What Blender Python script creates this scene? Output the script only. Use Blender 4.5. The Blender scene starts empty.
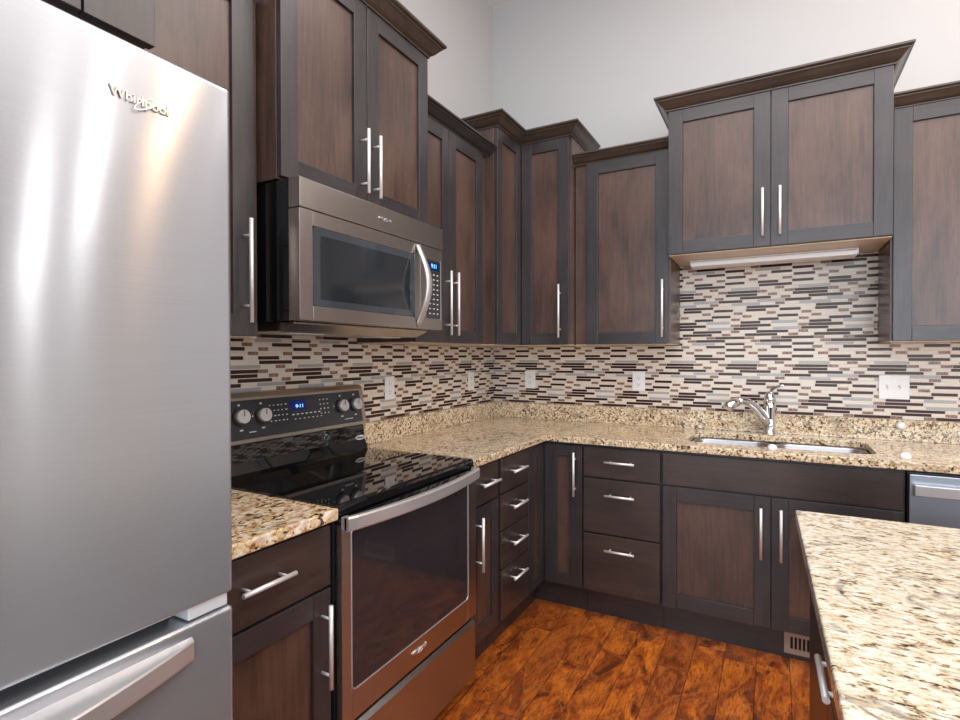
import bpy, bmesh, math, random
from mathutils import Vector, Matrix
C = bpy.context.scene
COL = C.collection
PI = math.pi

# ------------------------------------------------------------------ camera
CAM = (1.6922, -3.2582, 1.3354)
YAW, PITCH, ROLL, FPX = 0.50384, -0.00985, 0.00198, 535.49
cd = bpy.data.cameras.new('camera'); co = bpy.data.objects.new('camera', cd); COL.objects.link(co)
cd.sensor_width = 36; cd.lens = FPX / 960 * 36; cd.clip_start = 0.02; cd.clip_end = 60
s_, c_ = math.sin(YAW), math.cos(YAW)
fw = Vector((-s_ * math.cos(PITCH), c_ * math.cos(PITCH), math.sin(PITCH)))
rt = Vector((c_, s_, 0)); up = rt.cross(fw)
R = rt * math.cos(ROLL) - up * math.sin(ROLL); U = rt * math.sin(ROLL) + up * math.cos(ROLL)
co.matrix_world = Matrix(((R.x, U.x, -fw.x, CAM[0]), (R.y, U.y, -fw.y, CAM[1]), (R.z, U.z, -fw.z, CAM[2]), (0, 0, 0, 1)))
C.camera = co
# ------------------------------------------------------------------ world, lights, exposure
w = bpy.data.worlds.new('world'); C.world = w; w.use_nodes = True
w.node_tree.nodes['Background'].inputs[0].default_value = (0.8, 0.88, 1, 1)
w.node_tree.nodes['Background'].inputs[1].default_value = 0.4
C.view_settings.view_transform = 'Standard'; C.view_settings.look = 'None'
C.view_settings.gamma = 1; C.view_settings.use_curve_mapping = False
C.view_settings.exposure = 0.17

def area(name, loc, target, size, energy, color, shape='RECTANGLE', size_y=None):
    l = bpy.data.lights.new(name, 'AREA'); l.shape = shape; l.size = size
    if size_y: l.size_y = size_y
    l.energy = energy; l.color = color
    o = bpy.data.objects.new(name, l); COL.objects.link(o); o.location = loc
    d = Vector(target) - Vector(loc); o.rotation_euler = d.to_track_quat('-Z', 'Y').to_euler()
    return o
area('daylight_rear', (2.6, -6.8, 1.75), (2.6, 0, 1.75), 4.2, 135, (0.80, 0.90, 1.0), size_y=2.4)
area('daylight_side', (5.85, -5.0, 1.7), (0, -3.6, 1.6), 2.4, 95, (0.90, 0.95, 1.0), size_y=2.0)
area('ceiling_fill', (2.6, -2.6, 3.62), (2.6, -2.6, 0), 3.6, 105, (1.0, 0.985, 0.97), size_y=3.6)  # added overhead fill panel for flat, even light
def bulb(name, loc, energy, color, r=.05):
    l = bpy.data.lights.new(name, 'POINT'); l.energy = energy; l.color = color; l.shadow_soft_size = r
    o = bpy.data.objects.new(name, l); COL.objects.link(o); o.location = loc
bulb('lamp_west', (3.75, -1.79, 2.05), 7.5, (1, .98, .95), .045)
bulb('lamp_middle', (3.0, -1.84, 2.25), 5, (1, .98, .95), .045)
bulb('lamp_warm', (3.4, -1.12, 3.2), 20, (1, .60, .32), .055)
bulb('lamp_far', (2.5, -1.10, 3.45), 7, (1, .98, .95), .04)

# ------------------------------------------------------------------ materials
def new_mat(name):
    m = bpy.data.materials.new(name); m.use_nodes = True
    nt = m.node_tree; b = nt.nodes['Principled BSDF']
    return m, nt, b
def plain(name, col, rough=.5, metal=0, emit=None, estr=1, coat=0, spec=None):
    m, nt, b = new_mat(name)
    b.inputs['Base Color'].default_value = (*col, 1); b.inputs['Roughness'].default_value = rough
    b.inputs['Metallic'].default_value = metal; b.inputs['Coat Weight'].default_value = coat
    if spec is not None: b.inputs['Specular IOR Level'].default_value = spec
    if emit: b.inputs['Emission Color'].default_value = (*emit, 1); b.inputs['Emission Strength'].default_value = estr
    return m
def N(nt, t, **kw):
    n = nt.nodes.new(t)
    for k, v in kw.items():
        if k in n.inputs: n.inputs[k].default_value = v
        else: setattr(n, k, v)
    return n
def ramp(nt, fac, stops, interp='LINEAR'):
    r = nt.nodes.new('ShaderNodeValToRGB'); r.color_ramp.interpolation = interp
    el = r.color_ramp.elements
    while len(el) < len(stops): el.new(.5)
    for e, (p, c) in zip(el, stops): e.position = p; e.color = (*c, 1)
    nt.links.new(fac, r.inputs[0]); return r.outputs[0]
def mapping(nt, scale, rot=(0, 0, 0), loc=(0, 0, 0), world=False):
    tc = nt.nodes.new('ShaderNodeTexCoord'); mp = nt.nodes.new('ShaderNodeMapping')
    mp.inputs['Scale'].default_value = scale; mp.inputs['Rotation'].default_value = rot; mp.inputs['Location'].default_value = loc
    if world:
        g = nt.nodes.new('ShaderNodeNewGeometry'); nt.links.new(g.outputs['Position'], mp.inputs[0])
    else: nt.links.new(tc.outputs['Object'], mp.inputs[0])
    return mp.outputs[0]
def noise(nt, vec, scale, detail=4, rough=.55, dist=0):
    n = N(nt, 'ShaderNodeTexNoise'); n.inputs['Scale'].default_value = scale; n.inputs['Detail'].default_value = detail
    n.inputs['Roughness'].default_value = rough; n.inputs['Distortion'].default_value = dist
    nt.links.new(vec, n.inputs['Vector']); return n.outputs['Fac']
def mixc(nt, fac, a, b, mode='MIX'):
    m = nt.nodes.new('ShaderNodeMix'); m.data_type = 'RGBA'; m.blend_type = mode
    for sock, v in ((m.inputs[0], fac), (m.inputs[6], a), (m.inputs[7], b)):
        if isinstance(v, (int, float)): sock.default_value = v
        elif isinstance(v, tuple): sock.default_value = (*v, 1)
        else: nt.links.new(v, sock)
    return m.outputs[2]
def math_(nt, op, a, b=None, c=None):
    m = nt.nodes.new('ShaderNodeMath'); m.operation = op
    for i, v in enumerate((a, b, c)):
        if v is None: continue
        if isinstance(v, (int, float)): m.inputs[i].default_value = v
        else: nt.links.new(v, m.inputs[i])
    return m.outputs[0]
def bump(nt, b, h, strength=.2, dist=.001):
    n = nt.nodes.new('ShaderNodeBump'); n.inputs['Strength'].default_value = strength; n.inputs['Distance'].default_value = dist
    nt.links.new(h, n.inputs['Height']); nt.links.new(n.outputs[0], b.inputs['Normal'])

def wood(name, axis, dark, light, blotch=.5):
    m, nt, b = new_mat(name)
    s = {'x': (2, 26, 26), 'y': (26, 2, 26), 'z': (26, 26, 2)}[axis]
    grain = noise(nt, mapping(nt, s, world=True), 3.0, 8, .65, .6)
    bl = noise(nt, mapping(nt, {'x': (2.2, 5, 5), 'y': (5, 2.2, 5), 'z': (5, 5, 2.2)}[axis], world=True), 1.3, 3, .6, .4)
    f = math_(nt, 'ADD', math_(nt, 'MULTIPLY', grain, .55), math_(nt, 'MULTIPLY', bl, blotch))
    col = ramp(nt, f, [(.36, dark), (.70, light)])
    nt.links.new(col, b.inputs['Base Color'])
    b.inputs['Roughness'].default_value = .36; b.inputs['Coat Weight'].default_value = .35; b.inputs['Coat Roughness'].default_value = .3
    bump(nt, b, grain, .12, .0006)
    return m
FD, FL = (.016, .0145, .0165), (.051, .042, .044)  # frame stain, with the bluish cast of cool reflected light tinted in
PD, PL = (.024, .0125, .010), (.108, .060, .044)
M = {}
M['wood_z'] = wood('stained_wood_upright', 'z', FD, FL)
M['wood_x'] = wood('stained_wood_along_back', 'x', FD, FL)
M['wood_y'] = wood('stained_wood_along_left', 'y', FD, FL)
M['panel'] = wood('stained_wood_panel', 'z', PD, PL, .62)
M['crown_x'] = wood('crown_wood_x', 'x', (.030, .021, .016), (.082, .054, .038))
M['drawer_x'] = wood('drawer_wood_x', 'x', (.018, .013, .012), (.060, .038, .031), .6)
M['drawer_y'] = wood('drawer_wood_y', 'y', (.018, .013, .012), (.060, .038, .031), .6)
M['maple'] = wood('pale_maple', 'x', (.62, .44, .27), (.80, .62, .42))
M['gap_shade'] = plain('recess_shade', (.012, .010, .010), .7)

def steel(name, col, rough, aniso=.75, wav=0.0, rot=.25, metal=1.0):
    m, nt, b = new_mat(name)
    b.inputs['Metallic'].default_value = metal
    g = noise(nt, mapping(nt, (1.5, 1.5, 260), world=True), 3, 3, .6)
    nt.links.new(ramp(nt, g, [(.3, tuple(c * .93 for c in col)), (.7, col)]), b.inputs['Base Color'])
    b.inputs['Roughness'].default_value = rough; b.inputs['Anisotropic'].default_value = aniso
    b.inputs['Anisotropic Rotation'].default_value = rot
    t = nt.nodes.new('ShaderNodeTangent'); t.direction_type = 'RADIAL'; t.axis = 'Z'
    nt.links.new(t.outputs[0], b.inputs['Tangent'])
    if wav:
        n2 = noise(nt, mapping(nt, (1, 1, .8), world=True), 3.2, 2, .4)
        bump(nt, b, n2, wav, .01)
    return m
M['steel_fridge'] = steel('brushed_steel_refrigerator', (.455, .47, .50), .205, 1.0, .16, metal=.72)
M['steel'] = steel('brushed_steel_warm', (.52, .48, .45), .30, .6)
M['steel_bright'] = plain('brushed_steel_handle', (.66, .65, .65), .33, .72)
M['nickel'] = plain('satin_nickel', (.86, .85, .84), .42, .5)
M['chrome'] = plain('chrome', (.82, .83, .85), .06, 1)
M['black_gloss'] = plain('black_enamel', (.006, .006, .007), .025, spec=.7)
M['black_matte'] = plain('black_plastic', (.015, .015, .017), .38)
M['gasket'] = plain('grey_gasket', (.10, .10, .105), .5)
M['glass_dark'] = plain('smoked_oven_glass', (.030, .026, .030), .06, spec=.7)
M['glass_blue'] = plain('smoked_microwave_glass', (.045, .055, .065), .06, spec=.8)
M['glass_inner'] = plain('microwave_window_mesh', (.018, .022, .027), .09, spec=.8)
M['panel_dark'] = plain('control_panel_charcoal', (.035, .037, .042), .18)
M['white_plastic'] = plain('white_plastic', (.90, .90, .90), .35)
M['knob'] = plain('silver_knob_face', (.72, .72, .73), .3, .6)
M['print'] = plain('pale_print', (.65, .66, .68), .5)
M['blue_disp'] = plain('blue_display', (.002, .006, .05), .2, emit=(.0, .01, .12), estr=.5)
M['blue_digit'] = plain('lit_blue_digits', (.1, .4, .8), .3, emit=(.25, .62, 1), estr=1.3)
M['logo'] = plain('polished_logo', (.80, .81, .83), .18, 1)
M['logo_dark'] = plain('logo_shadow_edge', (.16, .18, .21), .3, .8)
M['sink'] = steel('sink_steel', (.48, .49, .52), .32, .2)
M['vent'] = plain('bronze_vent', (.42, .36, .30), .4, .3)

def paint(name, col):
    m, nt, b = new_mat(name); b.inputs['Base Color'].default_value = (*col, 1); b.inputs['Roughness'].default_value = .85
    bump(nt, b, noise(nt, mapping(nt, (1, 1, 1), world=True), 160, 3), .12, .0008)
    return m
M['wall'] = paint('pale_grey_wall_paint', (.50, .502, .505))
M['ceil'] = paint('white_ceiling_paint', (.8, .8, .8))

def granite(name, stops, fscale, flow, vein, rough=.12):
    m, nt, b = new_mat(name)
    v = mapping(nt, flow[0], rot=flow[1], world=True)
    n1 = noise(nt, v, fscale, 6, .72, .25)
    n2 = noise(nt, v, fscale * .33, 4, .6, .5)
    n3 = noise(nt, v, fscale * .055, 3, .55, 1.2)
    f = math_(nt, 'ADD', math_(nt, 'MULTIPLY', n1, .72), math_(nt, 'MULTIPLY', n2, .28))
    wob = nt.nodes.new('ShaderNodeVectorMath'); wob.operation = 'MULTIPLY_ADD'
    nz = nt.nodes.new('ShaderNodeTexNoise'); nz.inputs['Scale'].default_value = fscale * .9; nt.links.new(v, nz.inputs['Vector'])
    nt.links.new(nz.outputs['Color'], wob.inputs[0]); wob.inputs[1].default_value = (.016, .016, .016); nt.links.new(v, wob.inputs[2])
    vo = nt.nodes.new('ShaderNodeTexVoronoi'); vo.inputs['Scale'].default_value = fscale * 1.9; nt.links.new(wob.outputs[0], vo.inputs['Vector'])
    sx = nt.nodes.new('ShaderNodeSeparateColor'); nt.links.new(vo.outputs['Color'], sx.inputs[0])
    f = math_(nt, 'ADD', f, math_(nt, 'MULTIPLY', math_(nt, 'SUBTRACT', sx.outputs[0], .5), .17))
    base = ramp(nt, f, stops)
    # rusty clouds and dark veins with a shape of their own
    rust = ramp(nt, n2, [(.52, (0, 0, 0)), (.66, (1, 1, 1))])
    col = mixc(nt, math_(nt, 'MULTIPLY', rust, vein[1]), base, vein[0])
    d = math_(nt, 'ABSOLUTE', math_(nt, 'SUBTRACT', n3, .5))
    vm = math_(nt, 'MULTIPLY', ramp(nt, d, [(.0, (1, 1, 1)), (.022, (0, 0, 0))]), ramp(nt, n1, [(.42, (0, 0, 0)), (.55, (1, 1, 1))]))
    col = mixc(nt, math_(nt, 'MULTIPLY', vm, vein[2]), col, (.06, .045, .04))
    nt.links.new(col, b.inputs['Base Color'])
    b.inputs['Roughness'].default_value = rough; b.inputs['Coat Weight'].default_value = .3
    b.inputs['Coat Roughness'].default_value = .05
    return m
G1 = [(.36, (.02, .014, .011)), (.41, (.13, .07, .035)), (.445, (.50, .35, .19)), (.52, (.74, .58, .38)), (.60, (.88, .80, .64))]
G2 = [(.34, (.04, .03, .024)), (.395, (.27, .18, .10)), (.435, (.58, .47, .31)), (.51, (.68, .62, .49)), (.60, (.80, .775, .70))]  # same stone whitened; stronger light on the island put into the palette
G3 = [(.36, (.02, .016, .014)), (.41, (.16, .09, .045)), (.45, (.62, .38, .15)), (.53, (.80, .64, .42)), (.62, (.88, .84, .76))]
M['granite'] = granite('tan_speckled_granite', G1, 78, ((1, 1, 1), (0, 0, .3)), ((.42, .24, .10), .3, .6))
M['granite_island'] = granite('streaked_granite_lit', G2, 78, ((.60, 1.15, 1.15), (0, 0, .22)), ((.55, .38, .16), .25, .75))
M['granite_rust'] = granite('rust_flecked_granite', G3, 62, ((1.0, .7, 1.0), (0, 0, .5)), ((.50, .20, .05), .55, .6))

def floor_mat():
    m, nt, b = new_mat('hand_scraped_orange_wood_planks')
    g = nt.nodes.new('ShaderNodeNewGeometry'); sp = nt.nodes.new('ShaderNodeSeparateXYZ'); nt.links.new(g.outputs['Position'], sp.inputs[0])
    W, L = .125, .85
    u = math_(nt, 'DIVIDE', sp.outputs[0], W); row = math_(nt, 'FLOOR', u); fu = math_(nt, 'FRACT', u)
    wn = nt.nodes.new('ShaderNodeTexWhiteNoise'); wn.noise_dimensions = '1D'; nt.links.new(row, wn.inputs['W'])
    v = math_(nt, 'ADD', math_(nt, 'DIVIDE', sp.outputs[1], L), math_(nt, 'MULTIPLY', wn.outputs[0], 7.3))
    cell = math_(nt, 'FLOOR', v); fv = math_(nt, 'FRACT', v)
    cb = nt.nodes.new('ShaderNodeCombineXYZ'); nt.links.new(row, cb.inputs[0]); nt.links.new(cell, cb.inputs[1])
    w2 = nt.nodes.new('ShaderNodeTexWhiteNoise'); w2.noise_dimensions = '2D'; nt.links.new(cb.outputs[0], w2.inputs[0])
    rnd = w2.outputs[0]
    # grain coords offset per plank
    off = nt.nodes.new('ShaderNodeVectorMath'); off.operation = 'MULTIPLY_ADD'
    nt.links.new(w2.outputs[1], off.inputs[0]); off.inputs[1].default_value = (9, 9, 9); nt.links.new(g.outputs['Position'], off.inputs[2])
    def mp(s):
        q = nt.nodes.new('ShaderNodeMapping'); q.inputs['Scale'].default_value = s; nt.links.new(off.outputs[0], q.inputs[0]); return q.outputs[0]
    fine = noise(nt, mp((46, 7, 4)), 3, 8, .75, .9)
    blot = noise(nt, mp((7, 3.2, 3)), 1.4, 4, .65, 1.2)
    sw = noise(nt, mp((4.5, 1.7, 3)), 1.5, 3, .5, .6)
    wvf = math_(nt, 'PINGPONG', math_(nt, 'MULTIPLY', sw, 22), 1)
    base = ramp(nt, blot, [(.34, (.08, .018, .005)), (.44, (.36, .076, .010)), (.60, (.76, .205, .020))])
    tint = mixc(nt, math_(nt, 'MULTIPLY', rnd, .6), base, (.27, .062, .014), 'MIX')
    col = mixc(nt, math_(nt, 'MULTIPLY', ramp(nt, fine, [(.38, (1, 1, 1)), (.52, (0, 0, 0))]), .75), tint, (.06, .015, .004))
    col = mixc(nt, math_(nt, 'MULTIPLY', ramp(nt, wvf, [(.80, (0, 0, 0)), (1, (1, 1, 1))]), .30), col, (.60, .26, .08))
    e1 = math_(nt, 'MINIMUM', fu, math_(nt, 'SUBTRACT', 1, fu)); e2 = math_(nt, 'MULTIPLY', math_(nt, 'MINIMUM', fv, math_(nt, 'SUBTRACT', 1, fv)), L / W)
    e = math_(nt, 'MINIMUM', e1, e2)
    gap = ramp(nt, e, [(.0, (1, 1, 1)), (.022, (0, 0, 0))])
    col = mixc(nt, math_(nt, 'MULTIPLY', gap, .85), col, (.03, .01, .004))
    nt.links.new(col, b.inputs['Base Color'])
    b.inputs['Roughness'].default_value = .3; b.inputs['Coat Weight'].default_value = .2; b.inputs['Coat Roughness'].default_value = .2
    hgt = math_(nt, 'SUBTRACT', math_(nt, 'ADD', math_(nt, 'MULTIPLY', fine, .5), blot), math_(nt, 'MULTIPLY', gap, .8))
    bump(nt, b, hgt, .5, .003)
    return m
M['floor'] = floor_mat()
# tiles
def chip_mat():
    m, nt, b = new_mat('mottled_brown_stone_chip')
    nt.links.new(ramp(nt, noise(nt, mapping(nt, (1, 1, 1), world=True), 190, 3, .7), [(.38, (.10, .045, .03)), (.52, (.27, .14, .09)), (.66, (.50, .34, .24))]), b.inputs['Base Color'])
    b.inputs['Roughness'].default_value = .3; return m
def stone_mat():
    m, nt, b = new_mat('cream_travertine_strip')
    nt.links.new(ramp(nt, noise(nt, mapping(nt, (3, 3, 40), world=True), 2, 4, .6), [(.3, (.72, .62, .52)), (.7, (.84, .77, .68))]), b.inputs['Base Color'])
    b.inputs['Roughness'].default_value = .3; return m
M['t_cream'] = stone_mat(); M['t_chip'] = chip_mat()
M['t_dark'] = plain('dark_brown_glass_strip', (.050, .016, .011), .2, spec=.25)
M['t_grey'] = plain('grey_glass_strip', (.42, .41, .41), .2, spec=.35)
M['grout'] = plain('cream_grout', (.80, .72, .62), .8)

# ------------------------------------------------------------------ geometry helpers
def map_back(a, d, z): return Vector((a, -d, z))
def map_left(a, d, z): return Vector((d, a, z))
IANG = math.radians(1.3); ICX, ICY = 1.741, -1.588
def map_isle(a, d, z):   # d = into the island from its west edge, a = along, southwards
    x, y = d, -a
    return Vector((ICX + x * math.cos(IANG) - y * math.sin(IANG), ICY + x * math.sin(IANG) + y * math.cos(IANG), z))
class MB:
    def __init__(s, mp=None): s.bm = bmesh.new(); s.mp = mp or (lambda a, d, z: Vector((a, d, z)))
    def face(s, vs, m=0, sm=False):
        try:
            f = s.bm.faces.new(vs); f.material_index = m; f.smooth = sm; return f
        except ValueError: return None
    def box(s, a0, a1, d0, d1, z0, z1, m=0):
        v = [s.bm.verts.new(s.mp(a, d, z)) for z in (z0, z1) for d in (d0, d1) for a in (a0, a1)]
        for q in ((0, 1, 3, 2), (4, 6, 7, 5), (0, 4, 5, 1), (2, 3, 7, 6), (0, 2, 6, 4), (1, 5, 7, 3)): s.face([v[i] for i in q], m)
        return s
    def quad(s, pts, m=0): s.face([s.bm.verts.new(s.mp(*p)) for p in pts], m); return s
    def tube(s, path, r, seg=14, m=0, caps=True, flat=1.0):
        P = [s.mp(*p) for p in path]; rr = r if isinstance(r, (list, tuple)) else [r] * len(P)
        rings = []; prev = None
        for i, p in enumerate(P):
            t = (P[min(i + 1, len(P) - 1)] - P[max(i - 1, 0)]).normalized()
            if prev is None:
                h = Vector((0, 0, 1)) if abs(t.z) < .9 else Vector((1, 0, 0)); n = t.cross(h).normalized()
            else: n = (prev - t * prev.dot(t)).normalized()
            prev = n; bb = t.cross(n)
            rings.append([s.bm.verts.new(p + n * math.cos(k * 2 * PI / seg) * rr[i] + bb * math.sin(k * 2 * PI / seg) * rr[i] * flat) for k in range(seg)])
        for i in range(len(P) - 1):
            for k in range(seg): s.face([rings[i][k], rings[i][(k + 1) % seg], rings[i + 1][(k + 1) % seg], rings[i + 1][k]], m, True)
        if caps: s.face(rings[0][::-1], m); s.face(rings[-1], m)
        return s
    def prism(s, prof, axis, lo, hi, m=0, sm=False):
        """prof: list of 2D points in the two other local axes (order a,d,z without axis)."""
        def pt(p, t):
            q = list(p); q.insert('adz'.index(axis), t); return s.bm.verts.new(s.mp(*q))
        A = [pt(p, lo) for p in prof]; B = [pt(p, hi) for p in prof]; n = len(prof)
        s.face(A[::-1], m); s.face(B, m)
        for i in range(n): s.face([A[i], A[(i + 1) % n], B[(i + 1) % n], B[i]], m, sm)
        return s
    def sweep(s, path, prof, m=0):
        """path of (a,d) corners, outward = left side of travel in local coords; prof of (out, z)."""
        n = len(path); rings = []
        for i, p in enumerate(path):
            def nr(a, b):
                v = Vector((b[0] - a[0], b[1] - a[1])).normalized(); return Vector((v.y, -v.x))
            if i == 0: o = nr(path[0], path[1])
            elif i == n - 1: o = nr(path[-2], path[-1])
            else:
                n1, n2 = nr(path[i - 1], p), nr(p, path[i + 1]); o = (n1 + n2) / (1 + n1.dot(n2))
            rings.append([s.bm.verts.new(s.mp(p[0] + o.x * q[0], p[1] + o.y * q[0], q[1])) for q in prof])
        k = len(prof)
        for i in range(n - 1):
            for j in range(k): s.face([rings[i][j], rings[i][(j + 1) % k], rings[i + 1][(j + 1) % k], rings[i + 1][j]], m)
        s.face(rings[0][::-1], m); s.face(rings[-1], m)
        return s
    def build(s, name, mats, parent=None, base=None, bevel=0, seg=2):
        bm = s.bm; bmesh.ops.recalc_face_normals(bm, faces=bm.faces)
        root = parent
        while root is not None and root.parent is not None: root = root.parent
        off = Vector(root.location) if root is not None else Vector(base or (0, 0, 0))
        bmesh.ops.translate(bm, verts=bm.verts, vec=-off)
        me = bpy.data.meshes.new(name); bm.to_mesh(me); bm.free()
        for mt in (mats if isinstance(mats, (list, tuple)) else [mats]): me.materials.append(M[mt] if isinstance(mt, str) else mt)
        o = bpy.data.objects.new(name, me); COL.objects.link(o)
        if parent is not None: o.parent = parent
        else: o.location = off
        if bevel:
            md = o.modifiers.new('bevel', 'BEVEL'); md.width = bevel; md.segments = seg; md.limit_method = 'ANGLE'; md.angle_limit = math.radians(40)
        return o
def thing(name, label, cat, loc, group=None):
    o = bpy.data.objects.new(name, None); COL.objects.link(o); o.location = loc; o.empty_display_size = .1
    o['label'] = label; o['category'] = cat
    if group: o['group'] = group
    return o
def tag(o, label, cat, group=None):
    o['label'] = label; o['category'] = cat
    if group: o['group'] = group
    return o
def structure(o): o['kind'] = 'structure'; return o

def text_part(name, txt, mp, a, d, z, size, mat, parent, depth=.0012, italic=0, cx='CENTER'):
    cu = bpy.data.curves.new('t', 'FONT'); cu.body = txt; cu.size = size; cu.extrude = depth; cu.align_x = cx; cu.align_y = 'CENTER'; cu.shear = italic
    cu.offset = size * .012
    t = bpy.data.objects.new('t', cu); COL.objects.link(t)
    bpy.context.view_layer.update()
    me = bpy.data.meshes.new_from_object(t.evaluated_get(bpy.context.evaluated_depsgraph_get()))
    bpy.data.objects.remove(t)
    o0 = mp(0, 0, 0); ax = mp(1, 0, 0) - o0; ay = mp(0, 0, 1) - o0; az = mp(0, 1, 0) - o0
    root = parent
    while root.parent is not None: root = root.parent
    P = mp(a, d, z) - Vector(root.location)
    me.transform(Matrix(((ax.x, ay.x, az.x, P.x), (ax.y, ay.y, az.y, P.y), (ax.z, ay.z, az.z, P.z), (0, 0, 0, 1))))
    me.materials.clear(); me.materials.append(M[mat])
    o = bpy.data.objects.new(name, me); COL.objects.link(o); o.parent = parent
    return o
def logo(mp, a, d, z, size, parent, mat='logo', bold=True):
    """maker's word with its swirl, on appliance fronts"""
    o = text_part('logo', 'Whirlpool', mp, a, d + .0015, z, size, mat, parent, .0012, 0)
    mb = MB(mp)
    pth = [(a + size * .35 + size * .95 * math.cos(t) , d + .0035, z - size * .05 + size * .30 * math.sin(t) + size * .35 * math.cos(t)) for t in [k * 2 * PI / 28 for k in range(25)]]
    mb.tube(pth, size * .035, 8)
    mb.build('logo_swirl', mat, o)
    return o

# ------------------------------------------------------------------ the room
structure(MB().box(-.12, 6.1, -7.1, .12, -.1, 0).build('floor', 'floor'))
structure(MB().box(-.12, 0, -7.1, .12, 0, 3.7).build('wall_left', 'wall'))
structure(MB().box(0, 6.1, 0, .12, 0, 3.7).build('wall_back', 'wall'))
structure(MB().box(6.0, 6.1, -7.1, 0, 0, 3.7).build('wall_right', 'wall'))
structure(MB().box(0, 6.0, -7.1, -7.0, 0, 3.7).build('wall_front', 'wall'))
structure(MB().box(-.12, 6.1, -7.1, .12, 3.7, 3.8).build('ceiling', 'ceil'))

# mosaic backsplash
SP = .32
TEMPL = [  # one mosaic sheet is 32 cm wide; letters: d/D dark glass long/short, b stone chip, g grey glass, c cream
    [('b', .045), ('d', .150), ('b', .045), ('c', .080)],
    [('D', .097), ('c', .050), ('g', .120), ('c', .053)],
    [('d', .155), ('c', .165)],
    [('g', .130), ('d', .120), ('c', .070)],
    [('b', .045), ('c', .115), ('b', .045), ('c', .115)],
    [('d', .155), ('c', .050), ('b', .045), ('c', .070)],
    [('D', .097), ('c', .090), ('b', .045), ('c', .088)],
    [('g', .140), ('c', .070), ('b', .045), ('c', .065)],
    [('b', .045), ('d', .150), ('c', .125)],
    [('D', .097), ('c', .063), ('D', .097), ('c', .063)],
    [('d', .150), ('c', .045), ('b', .045), ('c', .080)],
    [('b', .045), ('c', .120), ('D', .097), ('c', .058)],
]
ROWS = []
rnd = random.Random(8)
def centres(segs, off): return [((x + ln / 2 + off) % SP, ln) for x, ln, k in segs if k in 'dDgb']
for r in range(24):
    x = 0; segs = []
    for k, ln in TEMPL[(r * 5) % 12 if r < 12 else (r * 7 + 3) % 12]: segs.append((x, ln, k)); x += ln
    best = None
    for q in range(60):       # shift each row away from the dark strips of the rows below it
        off = rnd.random() * SP; sc = 0
        for lag in (1, 2, 3):
            if r >= lag:
                for c1, l1 in centres(segs, off):
                    for c2, l2 in centres(*ROWS[r - lag]):
                        dd_ = abs(c1 - c2); dd_ = min(dd_, SP - dd_); sc += max(0, (l1 + l2) / 2 - dd_) / lag
        if best is None or sc < best[0]: best = (sc, off)
    ROWS.append((segs, best[1]))
def tiles(mp, rects, name, label):
    mb = MB(mp); H = .0166; th = .0070
    mi = {'d': 1, 'D': 1, 'b': 2, 'g': 3, 'c': 0, 'C': 0}
    for (a0, a1, z0, z1) in rects:
        mb.box(a0, a1, 0.0005, .0052, z0, z1, 4)
        r0 = int(math.floor((z0 - 1.018) / H)); r1 = int(math.ceil((z1 - 1.018) / H))
        for r in range(r0, r1):
            zz0 = max(z0, 1.018 + r * H + .0012); zz1 = min(z1, 1.018 + (r + 1) * H - .0012)
            if zz1 - zz0 < .003: continue
            segs, off = ROWS[r % 24]
            k0 = int(math.floor((a0 - off) / SP)) - 1; k1 = int(math.ceil((a1 - off) / SP)) + 1
            for k in range(k0, k1):
                for (x, ln, kd) in segs:
                    p = off + k * SP + x; q0 = max(a0, p + .001); q1 = min(a1, p + ln - .001)
                    if q1 - q0 < .002: continue
                    e_ = 0 if kd in 'cC' else .0005
                    mb.box(q0, q1, .005, th, zz0 + e_, zz1 - e_, mi[kd])
    o = mb.build(name, ['t_cream', 't_dark', 't_chip', 't_grey', 'grout'])
    return o
structure(tiles(map_back, [(.0075, 3.2, 1.018, 1.395), (1.20, 2.14, 1.3955, 1.86)], 'wall_tiles_back', ''))
structure(tiles(map_left, [(-2.64, -.0075, 1.018, 1.395), (-2.165, -1.38, .93, 1.0175), (-2.175, -1.36, 1.3955, 1.46)], 'wall_tiles_left', ''))

# ------------------------------------------------------------------ cabinet kit
def grain(mp): return ('x' if mp is map_back else 'y')
def shaker(mp, a0, a1, z0, z1, df, parent, name='door', th=.020, st=.064, rl=.064):
    """shaker door: two stiles, two rails, recessed panel; front at depth df"""
    mb = MB(mp); d0 = df - th
    mb.box(a0, a0 + st, d0, df, z0, z1, 0); mb.box(a1 - st, a1, d0, df, z0, z1, 0)
    mb.box(a0 + st, a1 - st, d0, df - .0002, z0, z0 + rl, 1); mb.box(a0 + st, a1 - st, d0, df - .0002, z1 - rl, z1, 1)
    mb.box(a0 + st, a1 - st, d0 + .002, df - .010, z0 + rl, z1 - rl, 2)
    return mb.build(name, ['wood_z', 'wood_' + grain(mp), 'panel'], parent, bevel=.0014)
def slab(mp, a0, a1, z0, z1, df, parent, name='drawer'):
    return MB(mp).box(a0, a1, df - .020, df, z0, z1).build(name, 'drawer_' + grain(mp), parent, bevel=.002)
def pull(mp, a, z, ln, df, parent, vert=True):
    mb = MB(mp); r = .006; o = .034
    if vert:
        mb.tube([(a, df + o, z - ln / 2), (a, df + o, z + ln / 2)], r, 12)
        for s in (-1, 1): mb.tube([(a, df, z + s * ln * .34), (a, df + o, z + s * ln * .34)], .0042, 10)
    else:
        mb.tube([(a - ln / 2, df + o, z), (a + ln / 2, df + o, z)], r, 12)
        for s in (-1, 1): mb.tube([(a + s * ln * .34, df, z), (a + s * ln * .34, df + o, z)], .0042, 10)
    return mb.build('handle', 'nickel', parent)
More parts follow.
